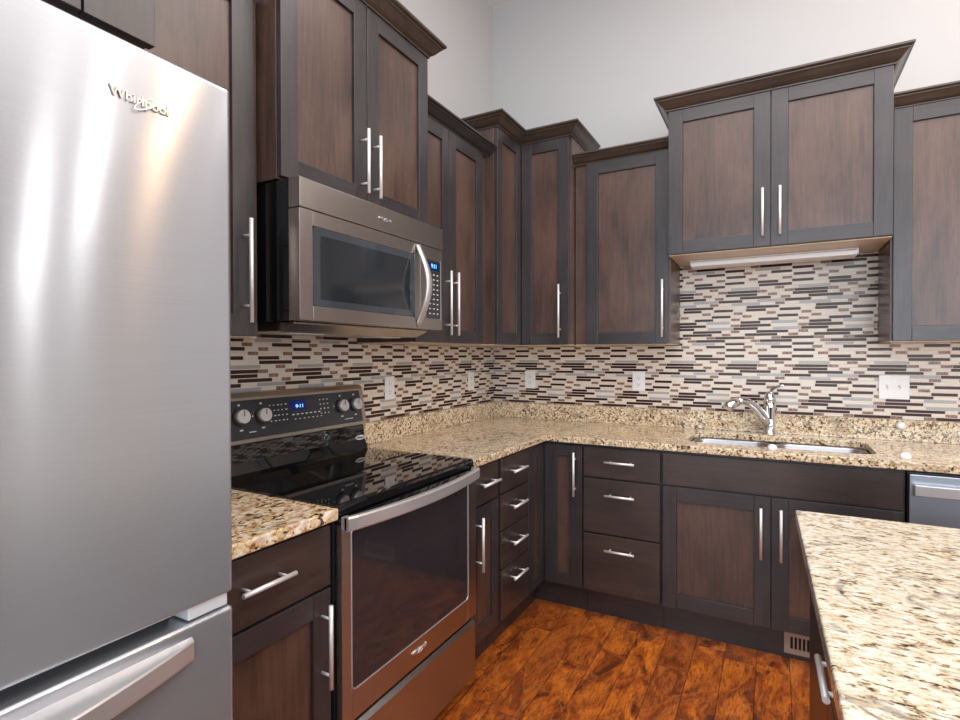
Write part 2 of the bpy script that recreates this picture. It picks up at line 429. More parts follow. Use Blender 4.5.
def crown_prof(z, h=.064, o=.06):
    k = [(0, 0), (.10, 0), (.10, .10), (.22, .16), (.34, .24), (.50, .40), (.68, .60), (.80, .68), (.80, .76), (.93, .80), (1, .86), (1, 1), (0, 1)]
    return [(u * o, z + v * h) for u, v in k]
def carcass(mp, a0, a1, df, z0, z1, parent, under=True, d0=.0075):
    MB(mp).box(a0, a1, d0, df, z0 + (.004 if under else 0), z1).build('body', 'panel', parent, bevel=.001)
    if under: MB(mp).box(a0 + .002, a1 - .002, d0 + .002, df - .002, z0, z0 + .0038).build('underside', 'maple', parent)
def pt(mp, a, d, z): return tuple(mp(a, d, z))

# ---- upper cabinets, left wall
# (1) over the refrigerator
t = thing('fridge_cabinet', 'deep dark wood cabinet above the stainless refrigerator', 'cabinet', pt(map_left, -3.1, .01, 1.90))
carcass(map_left, -3.56, -2.638, .60, 1.948, 2.56, t, False)
MB(map_left).box(-2.762, -2.638, .6005, .622, 1.942, 2.56).build('filler_strip', 'wood_z', t, bevel=.001)
shaker(map_left, -3.098, -2.766, 1.942, 2.555, .622, t); shaker(map_left, -3.558, -3.102, 1.942, 2.555, .622, t)
# (2) beside microwave
t = thing('wall_cabinet', 'brown single-door upper cabinet between refrigerator and microwave', 'cabinet', pt(map_left, -2.4, .01, 1.39))
carcass(map_left, -2.635, -2.160, .316, 1.388, 2.42, t)
d = shaker(map_left, -2.632, -2.184, 1.392, 2.41, .336, t, st=.072)
pull(map_left, -2.222, 1.58, .30, .336, d)
MB(map_left).sweep([(-2.162, .336), (-2.635, .336)], crown_prof(2.405, .05, .05)).build('crown_moulding', 'wood_y', t)
# (3) above the microwave
t = thing('wall_cabinet', 'tall two-door dark cabinet directly above the microwave', 'cabinet', pt(map_left, -1.765, .01, 1.865))
carcass(map_left, -2.150, -1.380, .390, 1.862, 2.60, t, False)
d = shaker(map_left, -2.148, -1.767, 1.868, 2.585, .410, t); pull(map_left, -1.801 + .004, 2.015, .225, .41, d)
d = shaker(map_left, -1.763, -1.382, 1.868, 2.585, .410, t); pull(map_left, -1.732, 2.012, .225, .41, d)
MB(map_left).sweep([(-1.380, .012), (-1.380, .410), (-2.150, .410), (-2.150, .012)], crown_prof(2.583, .062, .058)).build('crown_moulding', 'crown_x', t)
# (4) between microwave and corner
t = thing('wall_cabinet', 'lower two-door upper cabinet between microwave and corner cabinet', 'cabinet', pt(map_left, -1.03, .01, 1.39))
carcass(map_left, -1.376, -.694, .316, 1.388, 2.41, t)
d = shaker(map_left, -1.372, -1.101, 1.392, 2.400, .336, t, st=.055); pull(map_left, -1.133, 1.577, .30, .336, d)
d = shaker(map_left, -1.097, -.765, 1.392, 2.400, .336, t); pull(map_left, -1.066, 1.577, .30, .336, d)
MB(map_left).sweep([(-.694, .330), (-1.376, .330)], crown_prof(2.402, .050, .056)).build('crown_moulding', 'wood_y', t)
# (5) corner cabinet
t = thing('corner_wall_cabinet', 'taller L-shaped dark upper cabinet filling the corner', 'cabinet', (.2, -.2, 1.39))
mb = MB(); mb.prism([(.0075, -.0075), (.0075, -.690), (.364, -.690), (.364, -.364), (.690, -.364), (.690, -.0075)], 'z', 1.392, 2.57)
mb.build('body', 'panel', t, bevel=.001)
MB().prism([(.01, -.01), (.01, -.688), (.362, -.688), (.362, -.362), (.688, -.362), (.688, -.01)], 'z', 1.388, 1.3918).build('underside', 'maple', t)
shaker(map_left, -.688, -.3875, 1.394, 2.560, .385, t, name='door', st=.062)
d = shaker(map_back, .388, .676, 1.394, 2.560, .385, t, name='door', st=.062)
pull(map_back, .628, 1.58, .30, .385, d)
MB(map_back).sweep([(.690, .012), (.690, .385), (.385, .385), (.385, .690), (.012, .690)], crown_prof(2.558, .060, .060)).build('crown_moulding', 'crown_x', t)
# (6) back wall single door
t = thing('wall_cabinet', 'lower single-door upper cabinet between corner cabinet and sink cabinet', 'cabinet', pt(map_back, .95, .01, 1.39))
carcass(map_back, .694, 1.212, .316, 1.388, 2.41, t)
d = shaker(map_back, .763, 1.204, 1.392, 2.400, .336, t, st=.066); pull(map_back, 1.177, 1.575, .30, .336, d)
MB(map_back).sweep([(1.212, .328), (.694, .328)], crown_prof(2.402, .050, .058)).build('crown_moulding', 'crown_x', t)
# (7) over sink
t = thing('wall_cabinet', 'raised two-door upper cabinet centred above the sink', 'cabinet', pt(map_back, 1.67, .01, 1.838))
carcass(map_back, 1.214, 2.131, .396, 1.836, 2.575, t)
d = shaker(map_back, 1.216, 1.669, 1.842, 2.560, .417, t, st=.068); pull(map_back, 1.638, 1.995, .222, .417, d)
d = shaker(map_back, 1.673, 2.129, 1.842, 2.560, .417, t, st=.068); pull(map_back, 1.709, 1.995, .222, .417, d)
MB(map_back).sweep([(2.131, .012), (2.131, .417), (1.214, .417), (1.214, .012)], crown_prof(2.560, .060, .060)).build('crown_moulding', 'crown_x', t)
# (8) right
t = thing('wall_cabinet', 'upper cabinet at the right edge, beside the raised sink cabinet', 'cabinet', pt(map_back, 2.4, .01, 1.39))
carcass(map_back, 2.134, 3.05, .316, 1.388, 2.41, t)
shaker(map_back, 2.142, 2.592, 1.392, 2.400, .336, t, st=.066); shaker(map_back, 2.596, 3.046, 1.392, 2.400, .336, t, st=.066)
MB(map_back).sweep([(3.05, .330), (2.134, .330)], crown_prof(2.402, .050, .058)).build('crown_moulding', 'crown_x', t)

# ---- base cabinets
ZT, ZB = .870, .143
def base_body(mp, a0, a1, parent, d0=.01):
    MB(mp).box(a0, a1, d0, .604, .135, .882).build('body', 'wood_z', parent, bevel=.001)
    MB(mp).box(a0, a1, d0, .550, 0.0, .1345).build('toe_kick', 'wood_' + grain(mp), parent)
DF = .625
t = thing('base_cabinet', 'base cabinet between refrigerator and range, drawer over door', 'cabinet', pt(map_left, -2.4, .01, 0))
base_body(map_left, -2.638, -2.170, t)
d = slab(map_left, -2.634, -2.174, .706, ZT, DF, t); pull(map_left, -2.400, .798, .15, DF, d, False)
d = shaker(map_left, -2.634, -2.174, ZB, .698, DF, t); pull(map_left, -2.208, .556, .224, DF, d)
t = thing('base_cabinet', 'narrow base cabinet right of the range, one drawer over one door', 'cabinet', pt(map_left, -1.27, .01, 0))
base_body(map_left, -1.404, -1.142, t)
d = slab(map_left, -1.400, -1.156, .712, ZT, DF, t); pull(map_left, -1.272, .798, .145, DF, d, False)
d = shaker(map_left, -1.400, -1.156, ZB, .704, DF, t, st=.058); pull(map_left, -1.358, .563, .22, DF, d)
t = thing('base_cabinet', 'four-drawer base cabinet left of the corner', 'cabinet', pt(map_left, -.98, .01, 0))
base_body(map_left, -1.140, -.830, t)
for z0, z1 in ((.714, ZT), (.549, .707), (.375, .542), (ZB, .368)):
    d = slab(map_left, -1.128, -.831, z0, z1, DF, t); pull(map_left, -.985, {.714: .803, .549: .641, .375: .474, ZB: .312}[z0], .145, DF, d, False)
t = thing('corner_base_cabinet', 'corner base cabinet with two narrow panelled door leaves', 'cabinet', (.3, -.3, 0))
MB().prism([(.01, -.01), (.01, -.828), (.604, -.828), (.604, -.604), (.836, -.604), (.836, -.01)], 'z', .135, .882).build('body', 'wood_z', t)
MB().prism([(.01, -.01), (.01, -.828), (.55, -.828), (.55, -.55), (.836, -.55), (.836, -.01)], 'z', 0, .1345).build('toe_kick', 'wood_x', t)
shaker(map_left, -.826, -.6275, ZB, ZT, DF, t, st=.072, rl=.055)
d = shaker(map_back, .6275, .832, ZB, ZT, DF, t, st=.068, rl=.058); pull(map_back, .798, .726, .224, DF, d)
t = thing('base_cabinet', 'three-drawer base cabinet between corner and sink', 'cabinet', pt(map_back, 1.03, .01, 0))
base_body(map_back, .838, 1.2195, t)
for z0, z1, zh in ((.720, ZT, .803), (.440, .712, .638), (ZB, .432, .366)):
    d = slab(map_back, .841, 1.215, z0, z1, DF, t); pull(map_back, 1.028, zh, .145, DF, d, False)
t = thing('base_cabinet', 'two-door base cabinet below the sink with a blank top panel', 'cabinet', pt(map_back, 1.68, .01, 0))
MB(map_back).box(1.2215, 2.142, .01, .604, .135, .66).build('body', 'wood_z', t, bevel=.001)
MB(map_back).box(1.2215, 2.142, .585, .604, .6605, .882).build('face_frame', 'wood_z', t)
MB(map_back).box(1.2215, 2.142, .01, .550, 0.0, .1345).build('toe_kick', 'wood_x', t)
slab(map_back, 1.226, 2.133, .722, ZT, DF, t, name='top_panel')
d = shaker(map_back, 1.226, 1.677, ZB, .714, DF, t, rl=.068); pull(map_back, 1.640, .559, .222, DF, d)
d = shaker(map_back, 1.681, 2.133, ZB, .714, DF, t, rl=.068); pull(map_back, 1.716, .561, .222, DF, d)

# toe-kick vent register
t = thing('floor_vent', 'small bronze slotted vent in the kick below the sink cabinet', 'vent', pt(map_back, 1.86, .551, .04))
mb = MB(map_back); va0, va1, vz0, vz1 = 1.730, 1.990, .022, .116
mb.box(va0, va1, .551, .557, vz0, vz0 + .022); mb.box(va0, va1, .551, .557, vz1 - .018, vz1)
mb.box(va0, va0 + .024, .551, .557, vz0 + .022, vz1 - .018); mb.box(va1 - .024, va1, .551, .557, vz0 + .022, vz1 - .018)
x = va0 + .034
while x < va1 - .03: mb.box(x, x + .006, .5515, .556, vz0 + .0215, vz1 - .0175); x += .0155
mb.build('grille', 'vent', t); MB(map_back).box(va0 + .02, va1 - .02, .5502, .5512, vz0 + .02, vz1 - .016).build('duct_shade', 'gap_shade', t)  # flat dark sheet behind the slats paints the shade inside the duct

# ------------------------------------------------------------------ countertops
def slab_poly(outer, hole, z0, z1, name, mat):
    mb = MB(); bm = mb.bm
    def loop(pts, z): return [bm.verts.new((x, y, z)) for x, y in pts]
    o1 = loop(outer, z1); e = [bm.edges.new((o1[i], o1[(i + 1) % len(o1)])) for i in range(len(o1))]
    if hole: h1 = loop(hole, z1); e += [bm.edges.new((h1[i], h1[(i + 1) % len(h1)])) for i in range(len(h1))]
    r = bmesh.ops.triangle_fill(bm, use_beauty=True, use_dissolve=True, edges=e)
    fs = [f for f in bm.faces]
    ex = bmesh.ops.extrude_face_region(bm, geom=fs)
    vs = [g for g in ex['geom'] if isinstance(g, bmesh.types.BMVert)]
    bmesh.ops.translate(bm, verts=vs, vec=(0, 0, z0 - z1))
    return mb
def rrect(x0, x1, y0, y1, r, n=6):
    P = []
    for cx, cy, a in ((x1 - r, y1 - r, 0), (x0 + r, y1 - r, 90), (x0 + r, y0 + r, 180), (x1 - r, y0 + r, 270)):
        for k in range(n + 1):
            t_ = math.radians(a + 90 * k / n); P.append((cx + r * math.cos(t_), cy + r * math.sin(t_)))
    return P
CZ0, CZ1, CD = .884, .916, .648
t = thing('countertop', 'L-shaped tan granite counter running past the corner and sink', 'countertop', (.3, -.3, CZ0))
outer = [(.0075, -.0075), (.0075, -1.406), (CD, -1.406), (CD, -CD), (3.1, -CD), (3.1, -.0075)]
mb = slab_poly(outer, rrect(1.312, 2.070, -.520, -.135, .07), CZ0, CZ1, 'top', 'granite')
mb.build('slab', 'granite', t, bevel=.004)
MB(map_back).box(.0075, 3.1, .0075, .027, CZ1, 1.0178).build('back_lip', 'granite', t, bevel=.002)
MB(map_left).box(-1.406, -.0275, .0075, .027, CZ1, 1.0178).build('side_lip', 'granite', t, bevel=.002)
t = thing('countertop', 'short rust-flecked granite counter between refrigerator and range', 'countertop', (.3, -2.4, CZ0))
MB(map_left).box(-2.640, -2.166, .0075, CD, CZ0, CZ1).build('slab', 'granite_rust', t, bevel=.004)
MB(map_left).box(-2.640, -2.166, .0075, .027, CZ1, 1.0178).build('back_lip', 'granite_rust', t, bevel=.002)

# sink
t = thing('sink', 'undermount stainless double-bowl sink set into the granite', 'sink', (1.69, -.33, .70))
def bowl(x0, x1, y0, y1, name):
    mb = MB(); bm = mb.bm; zs = [(.8835, 0), (.875, .004), (.74, .012), (.715, .03), (.708, .06)]
    rings = [[bm.verts.new((x, y, z)) for x, y in rrect(x0 + o, x1 - o, y0 + o, y1 - o, max(.065 - o * .3, .03))] for z, o in zs]
    n = len(rings[0])
    for i in range(len(rings) - 1):
        for k in range(n): mb.face([rings[i][k], rings[i][(k + 1) % n], rings[i + 1][(k + 1) % n], rings[i + 1][k]], 0, True)
    mb.face(rings[-1], 0)
    o = mb.build(name, 'sink', t)
    sd = o.modifiers.new('solid', 'SOLIDIFY'); sd.thickness = .0015
    md = MB(); cx, cy = (x0 + x1) / 2, (y0 + y1) / 2
    md.tube([(cx, cy, .7085), (cx, cy, .7105)], .042, 24).build('drain', 'chrome', o)
bowl(1.316, 1.672, -.516, -.139, 'bowl'); bowl(1.700, 2.066, -.516, -.139, 'bowl')
MB().box(1.667, 1.705, -.50, -.155, .862, .8795).build('divider', 'sink', t, bevel=.006)

# faucet
fx, fy = 1.668, -.082
t = thing('faucet', 'single-lever chrome kitchen faucet with pull-out spout, behind the sink', 'faucet', (fx, fy, CZ1))
mb = MB()
mb.tube([(fx, fy, CZ1), (fx, fy, CZ1 + .008), (fx, fy, CZ1 + .012), (fx, fy, 1.00), (fx, fy, 1.06), (fx, fy, 1.085)], [.033, .033, .029, .027, .028, .029], 24).build('body', 'chrome', t)
mb = MB(); mb.tube([(fx, fy, 1.0855), (fx, fy, 1.105), (fx, fy, 1.125), (fx + .002, fy, 1.14)], [.029, .028, .022, .010], 24)
mb.tube([(fx, fy, 1.125), (fx + .012, fy - .004, 1.150), (fx + .028, fy - .01, 1.162), (fx + .048, fy - .018, 1.172), (fx + .066, fy - .022, 1.176)], [.010, .007, .005, .0045, .003], 12, flat=1.4)
mb.build('lever', 'chrome', t)
mb = MB(); sp = [(fx - .005, fy - .005, .965), (fx - .035, fy - .03, 1.02), (fx - .065, fy - .058, 1.062), (fx - .098, fy - .088, 1.088), (fx - .128, fy - .116, 1.096), (fx - .148, fy - .134, 1.090)]
mb.tube(sp, [.022, .024, .022, .020, .019, .020], 18).build('spout', 'chrome', t)
mb = MB(); mb.tube([(fx - .143, fy - .130, 1.092), (fx - .165, fy - .150, 1.083), (fx - .185, fy - .168, 1.066), (fx - .190, fy - .172, 1.058)], [.020, .025, .026, .022], 18).build('spray_head', 'chrome', t)

# white caps stuck on the granite
def cap(loc, axis, label):
    mb = MB(); n = Vector(axis); p = Vector(loc)
    mb.tube([tuple(p), tuple(p + n * .006), tuple(p + n * .015), tuple(p + n * .021), tuple(p + n * .024)], [.018, .020, .018, .012, .005], 20)
    tag(mb.build('plastic_cap', 'white_plastic', None, base=loc), label, 'cap')
cap((2.222, -.0272, .990), (0, -1, 0), 'round white cap stuck on the upright granite lip below the switches')
cap((1.682, -.585, CZ1), (0, 0, 1), 'round white cap on the counter in front of the sink divider')
cap((2.150, -.560, CZ1), (0, 0, 1), 'round white cap on the counter edge above the dishwasher')

# ------------------------------------------------------------------ outlets
def outlet(mp, a, z, label, group=None):
    t = thing('wall_outlet', label, 'outlet', pt(mp, a, .0075, z - .058))
    MB(mp).box(a - .037, a + .037, .0075, .0125, z - .058, z + .058).build('cover_plate', 'white_plastic', t, bevel=.002)
    for s in (-1, 1):
        mb = MB(mp); zz = z + s * .0195; mb.box(a - .015, a + .015, .0125, .0142, zz - .0135, zz + .0135)
        o = mb.build('socket', 'white_plastic', t, bevel=.003)
        mb = MB(mp); mb.box(a - .0075, a - .0055, .0142, .0145, zz - .002, zz + .007); mb.box(a + .0055, a + .0075, .0142, .0145, zz - .002, zz + .006)
        mb.box(a - .0022, a + .0022, .0142, .0145, zz - .010, zz - .006); mb.build('slots', 'black_matte', o)
outlet(map_left, -1.140, 1.171, 'white outlet on the left tiled wall, next to the range')
outlet(map_left, -.325, 1.168, 'white outlet on the left tiled wall, near the corner')
outlet(map_back, .279, 1.171, 'white outlet on the back tiled wall, near the corner')
outlet(map_back, .981, 1.176, 'white outlet on the back tiled wall, left of the sink')
t = thing('light_switch', 'double white toggle switch plate right of the faucet', 'switch', pt(map_back, 2.198, .0075, 1.115))
MB(map_back).box(2.138, 2.258, .0075, .0125, 1.115, 1.232).build('cover_plate', 'white_plastic', t, bevel=.002)
for a in (2.174, 2.222):
    mb = MB(map_back); mb.box(a - .006, a + .006, .0125, .0135, 1.160, 1.186); mb.prism([(.0135, 1.165), (.024, 1.180), (.024, 1.187), (.0135, 1.181)], 'a', a - .004, a + .004)
    mb.build('toggle', 'white_plastic', t, bevel=.0006)
    for z in (1.143, 1.203): MB(map_back).tube([(a, .0125, z), (a, .0135, z)], .003, 10).build('screw', 'nickel', t)

# under-cabinet light fixture
t = thing('under_cabinet_light', 'long white light fixture under the raised sink cabinet', 'light', pt(map_back, 1.66, .12, 1.80))
MB(map_back).box(1.290, 2.035, .105, .200, 1.806, 1.8355).build('housing', 'white_plastic', t, bevel=.004)
MB(map_back).prism([(.200, 1.830), (.214, 1.822), (.214, 1.802), (.190, 1.798), (.115, 1.798), (.110, 1.8055), (.200, 1.8055)], 'a', 1.300, 2.025).build('diffuser', 'white_plastic', t)

# ------------------------------------------------------------------ range
L, Rr = -2.163, -1.411
t = thing('range', 'freestanding stainless electric range with black glass cooktop', 'stove', pt(map_left, -1.78, .3, 0))
ML = map_left
def MR(a, d, z): return map_left(a, d - .014 if d > .5 else d, z)
MB(MR).box(L, Rr, .03, .640, .03, .893).build('body', 'black_matte', t, bevel=.002)
mb = MB(MR)
mb.prism([(.10, .896), (.10, .922), (.646, .922), (.655, .918), (.658, .910), (.658, .894), (.652, .884), (.645, .884), (.645, .896)], 'a', L - .003, Rr + .001)
mb.build('cooktop', 'black_gloss', t, bevel=.002)
# backguard
mb = MB(ML); mb.prism([(.012, .896), (.105, .896), (.105, .930), (.088, .965), (.080, 1.028), (.012, 1.028)], 'a', L + .006, Rr - .004)
mb.build('riser', 'black_gloss', t, bevel=.003)
bg = MB(ML)
def bgd(z): return .100 - (z - 1.03) * .18   # tilted face
prof = [(.012, 1.032), (bgd(1.030), 1.030), (bgd(1.185), 1.187), (bgd(1.20) - .006, 1.200), (.055, 1.203), (.012, 1.203)]
bg.prism(prof, 'a', L + .004, Rr - .002); bgo = bg.build('backguard', 'steel', t, bevel=.003)
mb = MB(ML); mb.prism([(bgd(1.045) + .0015, 1.045), (bgd(1.178) + .0015, 1.178), (bgd(1.178) - .01, 1.178), (bgd(1.045) - .01, 1.045)], 'a', L + .02, Rr - .028)
rnd = random.Random(4)
def tick(a, z, w_, h_): mb.box(a, a + w_, bgd(z) + .0016, bgd(z) + .0022 + h_ * .18, z, z + h_, 1)
for ka in range(5):
    for kz in range(4): tick(-1.925 + ka * .018, 1.150 - kz * .019, rnd.uniform(.004, .009), .0035)
for ka in range(7): tick(-1.825 + ka * .022, 1.107, .011, .004); tick(-1.815 + ka * .022, 1.090, .007, .003)
for ka in range(3):
    for kz in range(4): tick(-1.680 + ka * .020, 1.153 - kz * .018, .0055, .0045)
for a in (-2.05, -1.96, -1.563, -1.48):
    tick(a - .004, 1.160, .008, .006); tick(a - .006, 1.075, .012, .005)
    for s in (-1, 1): tick(a + s * .039 - .003, 1.12, .006, .003)
tick(-2.02, 1.066, .028, .003); tick(-1.55, 1.062, .05, .003)
cp = mb.build('control_panel', ['panel_dark', 'print'], t)
for a, z in ((-2.050, 1.122), (-1.960, 1.120), (-1.563, 1.120), (-1.480, 1.120)):
    mb = MB(ML); d0 = bgd(z) + .0016
    mb.tube([(a, d0, z), (a, d0 + .006, z + .001)], .030, 28, m=1)
    mb.tube([(a, d0 + .006, z + .001), (a, d0 + .026, z + .005)], [.0255, .0235], 28)
    mb.box(a - .0012, a + .0012, d0 + .0262, d0 + .0268, z + .006, z + .026, 2)
    mb.build('knob', ['knob', 'black_matte', 'black_matte'], t)
mb = MB(ML); mb.prism([(bgd(1.124) + .0022, 1.124), (bgd(1.163) + .0022, 1.163), (bgd(1.163), 1.163), (bgd(1.124), 1.124)], 'a', -1.830, -1.752)
disp = mb.build('display', 'blue_disp', cp)
text_part('digits', '9:11', ML, -1.784, bgd(1.137) + .0026, 1.137, .024, 'blue_digit', disp, .0004)
# oval badge
mb = MB(ML); za = .972; 
P0 = [(-1.447 + .030 * math.cos(k * PI / 16), za + .010 * math.sin(k * PI / 16)) for k in range(32)]
vs0 = [mb.bm.verts.new(ML(a, .0885 - (z - .965) * .127, z)) for a, z in P0]; vs1 = [mb.bm.verts.new(ML(a, .0915 - (z - .965) * .127, z)) for a, z in P0]
mb.face(vs1); mb.face(vs0[::-1])
for k in range(32): mb.face([vs0[k], vs0[(k + 1) % 32], vs1[(k + 1) % 32], vs1[k]])
bd = mb.build('badge', 'print', t); text_part('logo', 'Whirlpool', ML, -1.447, .0918, za, .011, 'black_matte', bd, .0006)
# oven door
mb = MB(MR); DL, DR = L + .001, Rr - .001; dz0, dz1 = .305, .868
gx0, gx1, gz0, gz1 = -2.122, -1.475, .392, .850
mb.box(DL, gx0, .641, .668, dz0, dz1); mb.box(gx1, DR, .641, .668, dz0, dz1)
mb.box(gx0, gx1, .641, .668, dz0, gz0); mb.box(gx0, gx1, .641, .668, gz1, dz1)
mb.box(gx0, gx1, .641, .660, gz0, gz1, 1)
mb.prism([(.641, .8685), (.668, .8685), (.660, .8835), (.641, .8835)], 'a', DL, DR, 1)
od = mb.build('oven_door', ['steel', 'black_gloss'], t, bevel=.0015)
mb = MB(MR)
gp = rrect(gx0 + .001, gx1 - .001, gz0 + .001, gz1 - .001, .018)
mb.prism([(a, z) for a, z in gp], 'd', .6602, .6665)
gl = mb.build('window', 'glass_dark', od)
mb = MB(MR)
for k in range(len(gp)):
    pass
gp2 = rrect(gx0 - .0015, gx1 + .0015, gz0 - .0015, gz1 + .0015, .019); n = len(gp2)
mb.tube([(a, .668, z) for a, z in gp2 + [gp2[0]]], .0022, 6, caps=False)
mb.build('window_trim', 'steel_bright', od)
mb = MB(MR)
for zz in (.545, .70): mb.box(gx0 + .07, gx1 - .07, .6666, .6668, zz, zz + .0008)
mb.build('rack_line', plain('faint_rack_line', (.055, .050, .048), .2), gl)
hp = []; nn = 24; ha0, ha1 = -2.160, -1.424
for k in range(nn + 1):
    u = k / nn; hp.append((ha0 + (ha1 - ha0) * u, .684 + .040 * math.sin(PI * u) ** .8 if 0 < u < 1 else .684))
mb = MB(MR); rings = []
for a, d_ in hp:
    rings.append([mb.bm.verts.new(MR(a, d_ + dd, z)) for dd, z in ((-.007, .852), (.006, .853), (.009, .857), (.009, .888), (.006, .893), (-.007, .893))])
for i in range(nn):
    for k in range(6): mb.face([rings[i][k], rings[i][(k + 1) % 6], rings[i + 1][(k + 1) % 6], rings[i + 1][k]], 0)
mb.face(rings[0][::-1]); mb.face(rings[-1])
for a in (ha0, ha1 - .022): mb.box(a, a + .022, .6655, .684, .855, .890)
mb.build('handle', 'steel_bright', od)
logo(ML, -1.80, .654, .352, .020, od)
mb = MB(MR)
mb.prism([(.664, .060), (.664, .268), (.655, .284), (.610, .286), (.610, .060)], 'a', DL, DR, 0)
mb.build('storage_drawer', 'steel', t, bevel=.002)
MB(MR).box(DL + .01, DR - .01, .590, .639, .270, .304).build('drawer_recess', 'black_matte', t)
MB(MR).box(L + .02, Rr - .02, .56, .60, .0, .058).build('base_plinth', 'black_matte', t)

# ------------------------------------------------------------------ microwave
mL, mR = -2.147, -1.385
t = thing('microwave', 'stainless over-the-range microwave with smoked window', 'microwave', pt(ML, -1.766, .01, 1.41))
MB(ML).box(mL + .003, mR - .003, .0080,   .4355, 1.438, 1.858).build('body', 'black_gloss', t, bevel=.002)
mb = MB(ML); mb.prism([(.02, 1.437), (.02, 1.418), (.09, 1.410), (.37, 1.408), (.425, 1.430), (.425, 1.437)], 'a', mL + .03, mR - .03)
mb.build('underside_pan', 'steel', t, bevel=.002)
mb = MB(ML)
for a in (-2.05, -1.62): MB(ML).box(a, a + .15, .26, .33, 1.4045, 1.4078).build('lamp_lens', 'white_plastic', t)
MB(ML).prism([(.4365, 1.769), (.484, 1.769), (.484, 1.852), (.480, 1.857), (.4365, 1.857)], 'a', mL, mR).build('vent_band', 'steel', t, bevel=.002)
mb = MB(ML); w0, w1, wz0, wz1 = -2.095, -1.578, 1.482, 1.722; dR = -1.545
mb.box(mL, w0, .4365, .482, 1.438, 1.766); mb.box(w1, dR, .4365, .482, 1.438, 1.766)
mb.box(w0, w1, .4365, .482, 1.438, wz0); mb.box(w0, w1, .4365, .482, wz1, 1.766)
md = mb.build('door', 'steel', t, bevel=.0015)
mb = MB(ML); mb.prism(rrect(w0 + .001, w1 - .001, wz0 + .001, wz1 - .001, .010), 'd', .438, .4815); wn_ = mb.build('window', 'glass_blue', md)
mb = MB(ML); mb.prism(rrect(w0 + .030, w1 - .030, wz0 + .022, wz1 - .024, .006), 'd', .4815, .4819); mb.build('window_screen', 'glass_inner', wn_)
mb = MB(ML); nn = 20; rings = []
for k in range(nn + 1):
    u = k / nn; z = 1.444 + (1.760 - 1.444) * u; d_ = .486 + .052 * math.sin(PI * u) ** 1.1 if 0 < u < 1 else .486
    wd = .013 + .006 * math.sin(PI * u)
    rings.append([mb.bm.verts.new(ML(-1.561 + x_ * wd, d_ + y_, z)) for x_, y_ in ((-1, -.004), (-.8, .003), (0, .006), (.8, .003), (1, -.004), (.0, -.006))])
for i in range(nn):
    for k in range(6): mb.face([rings[i][k], rings[i][(k + 1) % 6], rings[i + 1][(k + 1) % 6], rings[i + 1][k]], 0, True)
mb.face(rings[0][::-1]); mb.face(rings[-1])
mb.build('handle', 'steel_bright', md)
mb = MB(ML); mb.box(dR + .002, mR, .4365, .482, 1.438, 1.766); cpn = mb.build('control_side', 'steel', t, bevel=.0015)
k0, k1 = -1.500, -1.403
mb = MB(ML).box(k0, k1, .4822, .4835, 1.482, 1.716)
for kz in range(9):
    for ka in range(3): mb.box(k0 + .016 + ka * .027, k0 + .027 + ka * .027, .4836, .4840, 1.655 - kz * .0195, 1.6595 - kz * .0195, 1)
kp = mb.build('keypad', ['panel_dark', 'print'], cpn)
MB(ML).box(k1, k1 + .003, .4822, .4845, 1.480, 1.718).build('trim_strip', 'steel_bright', cpn)
dd = MB(ML).box(k0 + .012, k1 - .008, .4836, .4839, 1.676, 1.708).build('display', 'blue_disp', kp)
text_part('digits', '9:11', ML, -1.450, .4842, 1.692, .024, 'blue_digit', dd, .0004)
logo(ML, -1.760, .484, 1.812, .016, t)

# ------------------------------------------------------------------ refrigerator
t = thing('refrigerator', 'large stainless refrigerator at the left edge', 'refrigerator', pt(ML, -3.1, .4, 0))
FL_, FR_ = -3.555, -2.641
MB(ML).box(FL_ + .004, FR_ - .004, .03, .775, .03, 1.785).build('body', plain('refrigerator_case_grey', (.22, .22, .23), .5), t, bevel=.003)
def fdoor(a0, a1, z0, z1, name):
    mb = MB(ML); mb.box(a0, a1, .782, .852, z0, z1)
    return mb.build(name, 'steel_fridge', t, bevel=.007, seg=4)
dr = fdoor(-3.098, FR_, .917, 1.802, 'door'); dl = fdoor(FL_, -3.102, .922, 1.802, 'door')
dw = fdoor(FL_, FR_, .62, .893, 'drawer'); fz = fdoor(FL_, FR_, .07, .605, 'drawer')
for o_, a in ((dr, -3.062), (dl, -3.138)):
    mb = MB(ML); mb.tube([(a, .852, 1.02), (a, .90, 1.04), (a, .905, 1.08), (a, .905, 1.62), (a, .90, 1.68), (a, .852, 1.70)], .012, 14).build('handle', 'steel_bright', o_)
def bow_handle(par, zt):
    mb = MB(ML); nn = 28; a0, a1 = FL_ + .078, FR_ - .078; rings = []
    for k in range(nn + 1):
        u = k / nn; b_ = .004 + .062 * math.sin(PI * u) ** .9 if 0 < u < 1 else .004
        rings.append([mb.bm.verts.new(ML(a0 + (a1 - a0) * u, .852 + dd_, zt + zz)) for dd_, zz in ((-.001, -.034), (b_, -.034), (b_ + .002, -.030), (b_ + .002, -.003), (b_, 0), (-.001, .004))])
    for i in range(nn):
        for k in range(6): mb.face([rings[i][k], rings[i][(k + 1) % 6], rings[i + 1][(k + 1) % 6], rings[i + 1][k]], 0)
    mb.face(rings[0][::-1]); mb.face(rings[-1])
    mb.build('handle', 'steel_bright', par)
bow_handle(dw, .868); bow_handle(fz, .575)
MB(ML).box(FR_ - .080, FR_ - .008, .79, .846, .896, .9185).build('hinge_cover', plain('pale_grey_plastic', (.55, .56, .58), .35), t, bevel=.002)
MB(ML).box(FL_ + .004, FR_ - .004, .7755, .782, .06, 1.79).build('gasket', 'gasket', t)
o = text_part('logo', 'Whirlpool', ML, -2.795, .8535, 1.718, .0205, 'logo', dr, .0015)
